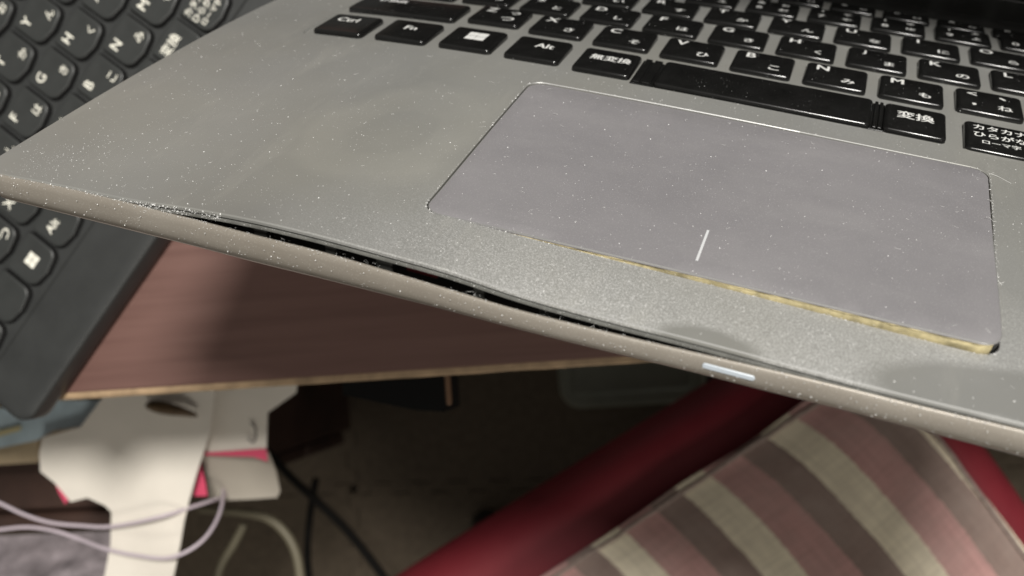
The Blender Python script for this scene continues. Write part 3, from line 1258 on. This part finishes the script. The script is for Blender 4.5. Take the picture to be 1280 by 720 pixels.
# stitched hem and frayed threads along its edges
hv, hf = [], []
for L in ([Vector((CU * k / 40 , .0035, .0012)) for k in range(41)], [Vector((.0035, CU * k / 40, .0012)) for k in range(41)]):
    P = [q + Vector((noise.noise((q.x * 50, q.y * 50, 3)) * .001, noise.noise((q.x * 50, q.y * 50, 7)) * .001, 0)) for q in L]
    v, f = tube(P, .0014, 6)
    s = len(hv)
    hv += v
    hf += [tuple(s + i for i in q) for q in f]
simple("hem_cloth", (.30, .235, .205), .9, nscale=300, var=.25)
link("hem", mesh("hem", hv, hf, M['hem_cloth'], 1, smooth=60), cush)


# ------------------------------------------------------------------ clutter under the desk
def sheet(name, pts, h, mt, thick=.0006, wav=.002, sc=18, step=.012, org=None, parent=None, slope=None, smooth=50):
    """a cut sheet lying at about height h; pts are (px, py) or (px, py, dh)"""
    W = [at(p[0], p[1], h + (p[2] if len(p) > 2 else 0)) for p in pts]
    L = densify([(q.x, q.y) for q in W], step)
    if sum(a[0] * b[1] - a[1] * b[0] for a, b in zip(L, L[1:] + L[:1])) < 0:
        L = L[::-1]
    x0, x1 = min(p[0] for p in L), max(p[0] for p in L)
    y0, y1 = min(p[1] for p in L), max(p[1] for p in L)
    g = []
    yy = y0 + step / 2
    while yy < y1:
        xx = x0 + step / 2
        while xx < x1:
            if inside((xx, yy), offset(L, step * .4)):
                g.append((xx, yy))
            xx += step
        yy += step
    vs, F = cdt([L], g, lambda c: inside(c, L))

    def z(a, b):
        # height blended from the given corners
        ws, s = 0, 0
        for q in W:
            k = 1 / ((q.x - a) ** 2 + (q.y - b) ** 2 + 1e-5)
            ws += k
            s += k * q.z
        return s / ws + noise.noise((a * sc, b * sc, h * 37)) * wav
    V = [(a, b, z(a, b)) for a, b in vs]
    nv = len(V)
    V += [(a, b, c - thick) for a, b, c in V]
    cnt = {}
    for f in F:
        for a, b in zip(f, f[1:] + f[:1]):
            cnt[(a, b)] = 1
    F2 = [tuple(f) for f in F] + [tuple(nv + i for i in reversed(f)) for f in F]
    F2 += [(a, nv + a, nv + b, b) for (a, b) in cnt if (b, a) not in cnt]
    org = org or (sum(W, Vector()) / len(W))
    me = mesh(name, V, F2, mt, 1, smooth=smooth)
    me.transform(Matrix.Translation(-org))
    o = link(name, me, parent)
    if parent is None:
        o.location = org
    return o


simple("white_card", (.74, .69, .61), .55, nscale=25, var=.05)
simple("card_shaded", (.42, .38, .32), .7)  # white card darkened: shade of the end flap and fold put into colour
simple("pink_print", (.62, .07, .14), .5)
simple("print_grey", (.25, .23, .21), .6)
simple("blue_film", (.50, .62, .68), .35, nscale=40, var=.2)
simple("yellow_print", (.55, .48, .26), .5)
simple("tan_card", (.42, .33, .21), .7, nscale=60)
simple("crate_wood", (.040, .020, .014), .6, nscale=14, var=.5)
simple("grey_cloth", (.23, .20, .21), .95, nscale=60, var=.5, bumps=(90, .6, .004))
simple("slot_brown", (.085, .05, .02), .5, nscale=200, var=.5)
simple("lavender_cable", (.58, .50, .55), .45)
simple("beige_cable", (.17, .15, .10), .5)
simple("black_cable", (.008, .007, .006), .8, spec=.2)
simple("green_grey_plastic", (.22, .235, .185), .45, nscale=20)

CH = -.135
carton = thing("carton_blank", "torn white card packaging with pink print sticking out from under the desk", "packaging", loc=at(200, 570, CH))
co_ = carton.location.copy()
sheet("card_panel", [(150, 470), (270, 470), (262, 540), (238, 622), (225, 680), (213, 728, .012), (126, 728, .012), (139, 640), (131, 632), (110, 622), (90, 627), (70, 603),
                     (52, 589), (50, 566), (53, 547), (100, 534)], CH, M['white_card'], .0007, .004, 14, org=co_, parent=carton)
sheet("side_panel", [(268, 470), (372, 470), (370, 491), (334, 516), (332, 562), (256, 566), (262, 520)], CH - .010, M['white_card'], .0007, .002, org=co_, parent=carton)
sheet("end_flap", [(250, 566), (334, 565, -.002), (350, 614, -.03), (346, 622, -.03), (262, 624, -.03)], CH - .011, M['card_shaded'], .0007, .001, org=co_, parent=carton)
sheet("printed_band", [(252, 566), (332, 561), (334, 577), (316, 571), (256, 569)], CH - .0088, M['pink_print'], .0003, .001, org=co_, parent=carton)
sheet("printed_corner", [(243, 575), (250, 576), (257, 605), (259, 620), (233, 620), (236, 608)], CH - .009, M['pink_print'], .0003, .001, org=co_, parent=carton)
sheet("printed_tab", [(68, 600), (89, 606), (90, 618), (82, 630), (74, 616)], CH - .004, M['pink_print'], .0004, .001, org=co_, parent=carton)
cv_, cf_ = tube(spline([at(313, 529, CH - .0075), at(318, 533, CH - .0075), at(320, 545, CH - .0075), at(316, 553, CH - .0075), at(310, 548, CH - .0075)], 4), .0006, 6)
me = mesh("printed_curl", cv_, cf_, M['print_grey'])
me.transform(Matrix.Translation(-co_))
link("printed_curl", me, carton)
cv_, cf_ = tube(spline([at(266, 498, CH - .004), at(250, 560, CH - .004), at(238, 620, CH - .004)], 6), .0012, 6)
me = mesh("folded_edge", cv_, cf_, M['card_shaded'])
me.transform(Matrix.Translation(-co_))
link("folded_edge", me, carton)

for q in (([140, 641], [185, 630], [236, 624]), ([58, 560], [120, 556], [250, 548])):
    cv_, cf_ = tube(spline([at(a, b, CH - .0004) for a, b in q], 5), .0009, 6)
    me = mesh("folded_edge", cv_, cf_, M['white_card'])
    me.transform(Matrix.Translation(-co_))
    link("folded_edge", me, carton)
sl = [at(183, 506, CH + .006), at(200, 509, CH + .009), at(225, 514, CH + .009), at(247, 520, CH + .006)]  # dark solid added in place of a shaded slot hole in the card
sl = spline(sl, 6)
V, F = tube(sl, .0036, 8)
for i in range(len(V)):
    t = (i // 8) / (len(sl) - 1)
    c = sl[i // 8]
    V[i] = c + (V[i] - c) * (.12 + .88 * math.sin(math.pi * (.02 + .96 * t ** .7)))
st = link("slot_shape", mesh("slot_shape", [tuple(v) for v in V], F, M['slot_brown'], 1, smooth=50))
tag(st, "dark brown pointed shape standing in for a shaded slot hole in the white card", "slot")

bl = sheet("plastic_bag", [(-40, 520), (20, 506), (60, 500), (137, 500), (138, 524), (104, 533), (70, 538), (50, 550), (20, 556), (-40, 568)], CH - .012, M['blue_film'], .0004, .005, 22)
tag(bl, "pale blue plastic bag crumpled beside the white card under the keyboard", "bag")
yp = sheet("printed_text", [(-5, 540), (26, 532), (26, 538), (-5, 547)], CH - .006, M['yellow_print'], .0003, .001, parent=bl, org=bl.location.copy())
q0, q1 = at(-60, 556, CH - .03), at(50, 578, CH - .03)
tb = link("cardboard_box", from_bm("cardboard_box", box_bm(q0.x, q1.x, q1.y, .10, CH - .075, CH - .028, .001, 1), M['tan_card']))
tag(tb, "tan cardboard box under the pale blue bag", "box")
# cabinet the clutter lies on, hidden well under the desk
q0, q1 = at(-120, 560, -.25), at(175, 560, -.25)
cr = thing("storage_crate", "dark red brown wooden crate standing on the floor under the clutter", "crate", loc=((q0.x + q1.x) / 2, .08, FZ))
cro = cr.location.copy()
yf = at(60, 655, -.24).y
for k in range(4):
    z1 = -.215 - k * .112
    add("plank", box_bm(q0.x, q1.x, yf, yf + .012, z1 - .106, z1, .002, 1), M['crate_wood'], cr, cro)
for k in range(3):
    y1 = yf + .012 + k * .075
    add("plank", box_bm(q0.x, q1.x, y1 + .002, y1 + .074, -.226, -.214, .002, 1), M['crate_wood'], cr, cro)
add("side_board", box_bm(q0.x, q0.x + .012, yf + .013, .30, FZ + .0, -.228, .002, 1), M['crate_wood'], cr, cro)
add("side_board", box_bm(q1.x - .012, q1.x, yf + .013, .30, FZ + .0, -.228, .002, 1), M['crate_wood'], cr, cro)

# grey cloth heap at the lower left
q = at(40, 738, -.2)
V, F = [], []
NR = 40
for i in range(NR + 1):
    for j in range(NR + 1):
        a, b = 2 * i / NR - 1, 2 * j / NR - 1
        r = min(1, math.hypot(a, b))
        h = .035 * (1 - r * r) + .012 * noise.noise((a * 3, b * 3, 4)) + .007 * noise.noise((a * 8, b * 8, 6))
        V.append((q.x + a * .085, q.y - .012 + b * .045, -.213 + max(.001, h) * (1 - r ** 4)))
for i in range(NR):
    for j in range(NR):
        p = i * (NR + 1) + j
        F.append((p, p + 1, p + NR + 2, p + NR + 1))
cl = link("cloth", mesh("cloth", V, F, M['grey_cloth'], 1, smooth=80))
tag(cl, "rumpled grey cloth heaped behind the lavender cables", "cloth")

def cable(name, pts, r, mt, label, group=None):
    P = spline([at(*p) for p in pts], 8)
    V, F = tube(P, r, 10)
    o0 = P[0].copy()
    me = mesh(name, [tuple(v - o0) for v in V], F, M[mt], 1, smooth=60)
    o = link(name, me)
    o.location = o0
    return tag(o, label, "cable", group)


g = "thin lavender cables in front of the clutter"
cable("charging_cable", [(-40, 612, -.13), (0, 629, -.13), (30, 643, -.13), (62, 653, -.13), (100, 657, -.13), (140, 658, -.128), (200, 646, -.126), (245, 632, -.140), (275, 622, -.16), (300, 610, -.2)],
      .0010, 'lavender_cable', "upper lavender cable running across the white card strip", g)
cable("charging_cable", [(-40, 668, -.13), (0, 662, -.13), (35, 659, -.13), (70, 664, -.13), (100, 674, -.13), (132, 686, -.124), (170, 694, -.122), (212, 697, -.122), (248, 680, -.128), (270, 652, -.14), (279, 620, -.16), (276, 590, -.2)],
      .0010, 'lavender_cable', "lower lavender cable looping up at right of the card strip", g)
cable("power_cable", [(250, 636, -.27), (300, 640, -.27), (335, 648, -.27), (358, 668, -.27), (371, 695, -.27), (377, 735, -.27)], .0032, 'beige_cable', "beige cable arching in the dark right of the white card strip")
cable("power_cable", [(305, 655, -.285), (292, 680, -.285), (277, 705, -.285), (268, 735, -.285)], .0030, 'beige_cable', "short beige cable leaning beside the white card strip")
cable("power_cable", [(330, 560, -.36), (365, 598, -.36), (400, 630, -.36), (440, 670, -.36), (490, 735, -.36)], .0034, 'black_cable', "black cable trailing down over the dark floor mat")
cable("power_cable", [(395, 598, -.38), (388, 640, -.38), (384, 690, -.38), (388, 735, -.38)], .0030, 'black_cable', "black cable hanging straight down beside the beige arching cable")

# grey-green plastic tub at the back, on the floor
q0, q1 = at(692, 400, -.42), at(885, 502, -.42)
L = rrect(q0.x, q1.y, q1.x, q0.y + .06, .018, 6)
V, F, rr = [], [], []
for o, z in ((.02, FZ + .001), (.006, -.445), (0, -.442), (0, -.424), (.003, -.42), (.010, -.42), (.013, -.423)):
    rr.append(list(range(len(V), len(V) + len(L))))
    V += [(a, b, z) for a, b in offset(L, o)]
n = len(L)
for A, B in zip(rr, rr[1:]):
    F += [(A[i], A[(i + 1) % n], B[(i + 1) % n], B[i]) for i in range(n)]
F += [tuple(rr[-1]), tuple(rr[0])]
tub = link("storage_tub", mesh("storage_tub", V, F, M['green_grey_plastic'], 1, smooth=40))
tag(tub, "dark grey green plastic tub with a rounded lid under the desk", "tub")


# ------------------------------------------------------------------ dust and lint on the laptop
def frame_at(x, y, z, nrm=None):
    return Vector((x, y, z))


def build_dust():
    V, F = [], []
    pad_in = padwarp(rrect(*PAD[:4], PAD[4]))

    def top(x, y):
        if PAD[0] < x < PAD[2] and PAD[1] - 2 < y < PAD[3] and inside((x, y), pad_in):
            return zdeck(x, y) + lift(x, y)
        return zdeck(x, y)

    FM = []

    def flake(c, s, nrm=Vector((0, 0, 1))):
        FM.extend([0 if random.random() < .38 else 1] * 4)
        n3 = noise.random_unit_vector()
        a = n3.cross(nrm)
        if a.length < .1:
            a = Vector((1, 0, 0))
        a.normalize()
        b = nrm.cross(a)
        i = len(V)
        k1, k2 = random.uniform(.6, 1.5), random.uniform(.5, 1.1)
        V.extend([c + a * s * k1, c - a * s * .6 + b * s * k2, c - a * s * .5 - b * s * .8, c + nrm * s * random.uniform(.5, 1.1)])
        F.extend([(i, i + 1, i + 3), (i + 1, i + 2, i + 3), (i + 2, i, i + 3), (i, i + 2, i + 1)])

    def put(x, y, s):
        if not (XL + 1 < x < 140 and YF + .6 < y < 60):
            return
        if x < XL + R_ and y < YF + R_:
            return
        flake(Vector((x, y, top(x, y) + s * .05)), s)

    def size(lo=.026, hi=.19, p=4.6):
        return lo + (hi - lo) * random.random() ** p
    for _ in range(15000):                             # the finest dust gathers in clouds
        x, y = random.uniform(XL, 138), random.uniform(YF, -22)
        d = noise.noise((x * .06, y * .06, 1.7)) + .6 * noise.noise((x * .2, y * .2, 5.1))
        if random.random() < .10 + max(0, d) * 1.1:
            put(x, y, random.uniform(.018, .048))
    for _ in range(9800):
        x = random.uniform(XL, 138)
        y = YF + (60 - YF) * random.random() ** 1.25
        if -57 < x and y > -21 and random.random() < .55:
            continue
        if random.random() < .35 + .9 * max(0, noise.noise((x * .05 + 9, y * .05, 3.3)) + .3 * noise.noise((x * .25, y * .25, 8.8))):
            put(x, y, size())
    # patches
    for cx, cy, sx, sy, n, hi in ((-66, -101, 7, 5, 330, .14), (-55, -90, 10, 9, 120, .14), (-72, -107, 4, 3, 160, .13), (-30, -100, 14, 7, 240, .14), (-25, -60, 16, 14, 150, .13), (2, -70, 14, 14, 160, .14),
                                  (-5, -104, 16, 5, 200, .13), (75, -62, 26, 16, 420, .12), (100, -55, 14, 16, 260, .12), (120, -32, 8, 4, 90, .15), (131, -60, 4, 20, 160, .14), (20, -106, 14, 4, 700, .10),
                                  (45, -102, 14, 5, 900, .10), (75, -102, 18, 4, 900, .10), (100, -103, 12, 4, 700, .10), (-40, -40, 18, 20, 120, .15), (70, -24, 40, 2.0, 240, .11)):
        for _ in range(n):
            x, y = random.gauss(cx, sx), random.gauss(cy, sy)
            if cy < -100 and x > 30 and (((x - 117) / 17) ** 2 + ((y + 107) / 7) ** 2 < 1 or ((x - 76.5) / 9) ** 2 + ((y + 112.5) / 4.6) ** 2 < 1):
                continue
            put(x, y, size(.03, hi))
    for x0, y0, x1, y1 in KEYRECT:
        for _ in range(int((x1 - x0) * (.9 if x1 - x0 < 30 else 2.2))):
            x, y = random.uniform(x0 + 1, x1 - 1), random.uniform(y0 + 1, y1 - 1)
            if x < 136:
                flake(Vector((x, y, zdeck((x0 + x1) / 2, (y0 + y1) / 2) + (zdeck(x, y) - zdeck((x0 + x1) / 2, (y0 + y1) / 2)) + .96)), size(.03, .10))
    # along the touchpad's seam
    for P, n, jit in ((HOLE, 1300, .13),):
        for _ in range(n):
            a = random.choice(P)
            k = P.index(a)
            b = P[(k + 1) % len(P)]
            t = random.random()
            x, y = a[0] + (b[0] - a[0]) * t, a[1] + (b[1] - a[1]) * t
            if y > PAD[3] - 2 and random.random() < .7:
                continue
            if y < PAD[1] + 1 and x > 60 and random.random() < .4:
                continue
            x += random.gauss(0, jit)
            y += random.gauss(0, jit)
            put(x, y, size(.04, .17))
    # on the rim's face and its top edge
    for _ in range(2600):
        x = random.uniform(-78, 134)
        zt = smoothT(ZC, x, 4)
        h = zt - smoothT(ZD, x, 4)
        if random.random() < .30:
            flake(Vector((x, YF - .25 + random.gauss(0, .22), zt + .02)), size(.04, .15), Vector((0, -.3, 1)).normalized())
        else:
            d = noise.noise((x * .08, 3.3, 0)) + .35
            if random.random() > d + .3:
                continue
            t = random.random() ** 1.2
            flake(Vector((x, YF - .42 - .55 * math.sin(t * 2.4) - .25 * (1 if .25 < t < .6 else 0), zt - h * t * .75)), size(.025, .18, 4.5), Vector((0, -1, .3)).normalized())
    for _ in range(900):                               # fluff on the rim's top edge
        x = random.uniform(-30, 90)
        if noise.noise((x * .35, 1.1, 0)) + .1 > random.random() * .5:
            flake(Vector((x, YF - .1 + random.gauss(0, .12), smoothT(ZC, x, 4) + random.uniform(0, .22))), size(.03, .12, 2.5))
    # grit packed in the closed part of the seam at left, and on the ledge
    for _ in range(520):
        x = -72 + 52 * random.random() ** .8
        flake(Vector((x, YF - .05 + random.gauss(0, .14), zdeck(x, YF) - random.uniform(.2, 1.7))), size(.07, .22, 2), Vector((0, -.8, .6)))
    for _ in range(500):
        x = random.uniform(-25, 130)
        flake(Vector((x, YF - .08 + random.gauss(0, .05), zdeck(x, YF) - random.uniform(1.15, 1.75))), size(.03, .12), Vector((0, -.8, .6)))
    o = link("dust", mesh("dust", V, F, None, .001, mats=[M['dust_white'], M['dust_grey']], fm=FM))
    o.matrix_world = LAP
    tag(o, "white dust flecks scattered over the grey palm rest, touchpad and rim", kind='stuff')


build_dust()


def build_lint():
    V, F = [], []

    def fibre(p, d, L, r, curl):
        P = [Vector(p)]
        d = Vector(d).normalized()
        k = 6
        ax = noise.random_unit_vector()
        for _ in range(k):
            d = (Matrix.Rotation(random.gauss(curl, .35), 3, ax) @ d).normalized()
            P.append(P[-1] + d * (L / k))
        v, f = tube(P, r, 3, cap=False)
        s = len(V)
        V.extend(v)
        F.extend(tuple(s + i for i in q) for q in f)
    # across the split
    for x0, x1, n in ((-10, -4, 7), (5, 10, 6), (11, 15, 9), (29, 35, 11), (47, 51, 9), (55, 60, 14), (60, 85, 7), (-25, -8, 3)):
        for _ in range(n):
            x = random.uniform(x0, x1)
            zt = smoothT(ZC, x, 4)
            fibre((x, YF + random.uniform(-.3, 1.5), zt - random.uniform(0, .5)), (random.uniform(-.8, .8), random.uniform(-.3, .3), random.uniform(.2, 1)), random.choice((.3, .4, .6, .9, 1.3, 2.0)), random.uniform(.012, .026), .3)
    # lying flat on the deck and pad
    for _ in range(170):
        x, y = random.uniform(-70, 134), random.uniform(YF + 2, -24)
        z = zdeck(x, y) + (max(lift(x, y), 0) if PAD[0] < x < PAD[2] and PAD[1] < y < PAD[3] else 0)
        a = random.uniform(0, 6.28)
        P = [Vector((x, y, z + .04))]
        k_ = random.choice((.6, 1, 1, 2.0))
        for k in range(5):
            a += random.gauss(0, .5)
            P.append(P[-1] + Vector((math.cos(a), math.sin(a), 0)) * random.uniform(.05, .22) * k_)
        v, f = tube(P, random.uniform(.012, .026), 3, cap=False)
        s = len(V)
        V.extend(v)
        F.extend(tuple(s + i for i in q) for q in f)
    # fuzz along the touchpad's right and front edge
    for _ in range(90):
        if random.random() < .6:
            x, y = PAD[2] + .2, random.uniform(PAD[1], PAD[3])
        else:
            x, y = random.uniform(PAD[0], PAD[2]), PAD[1] - .2
        fibre((x, y, zdeck(x, y) + .25), (random.uniform(-1, 1), random.uniform(-1, 1), .25), random.choice((.3, .5, .7, 1.0, 1.6)), random.uniform(.014, .026), .2)
    P = spline([Vector((123.2, -32.0, zdeck(123, -32) + .15)), Vector((124.6, -32.5, zdeck(124.6, -32) + .2)), Vector((126.2, -33.4, zdeck(126, -33) + .1)), Vector((127.6, -34.6, zdeck(127, -34) + .1))], 5)
    v, f = tube(P, .032, 4)
    s = len(V)
    V.extend(v)
    F.extend(tuple(s + i for i in q) for q in f)
    o = link("lint", mesh("lint", V, F, M['lint_white'], .001))
    o.matrix_world = LAP
    tag(o, "pale lint fibres caught in the split rim and round the touchpad", kind='stuff')


build_lint()
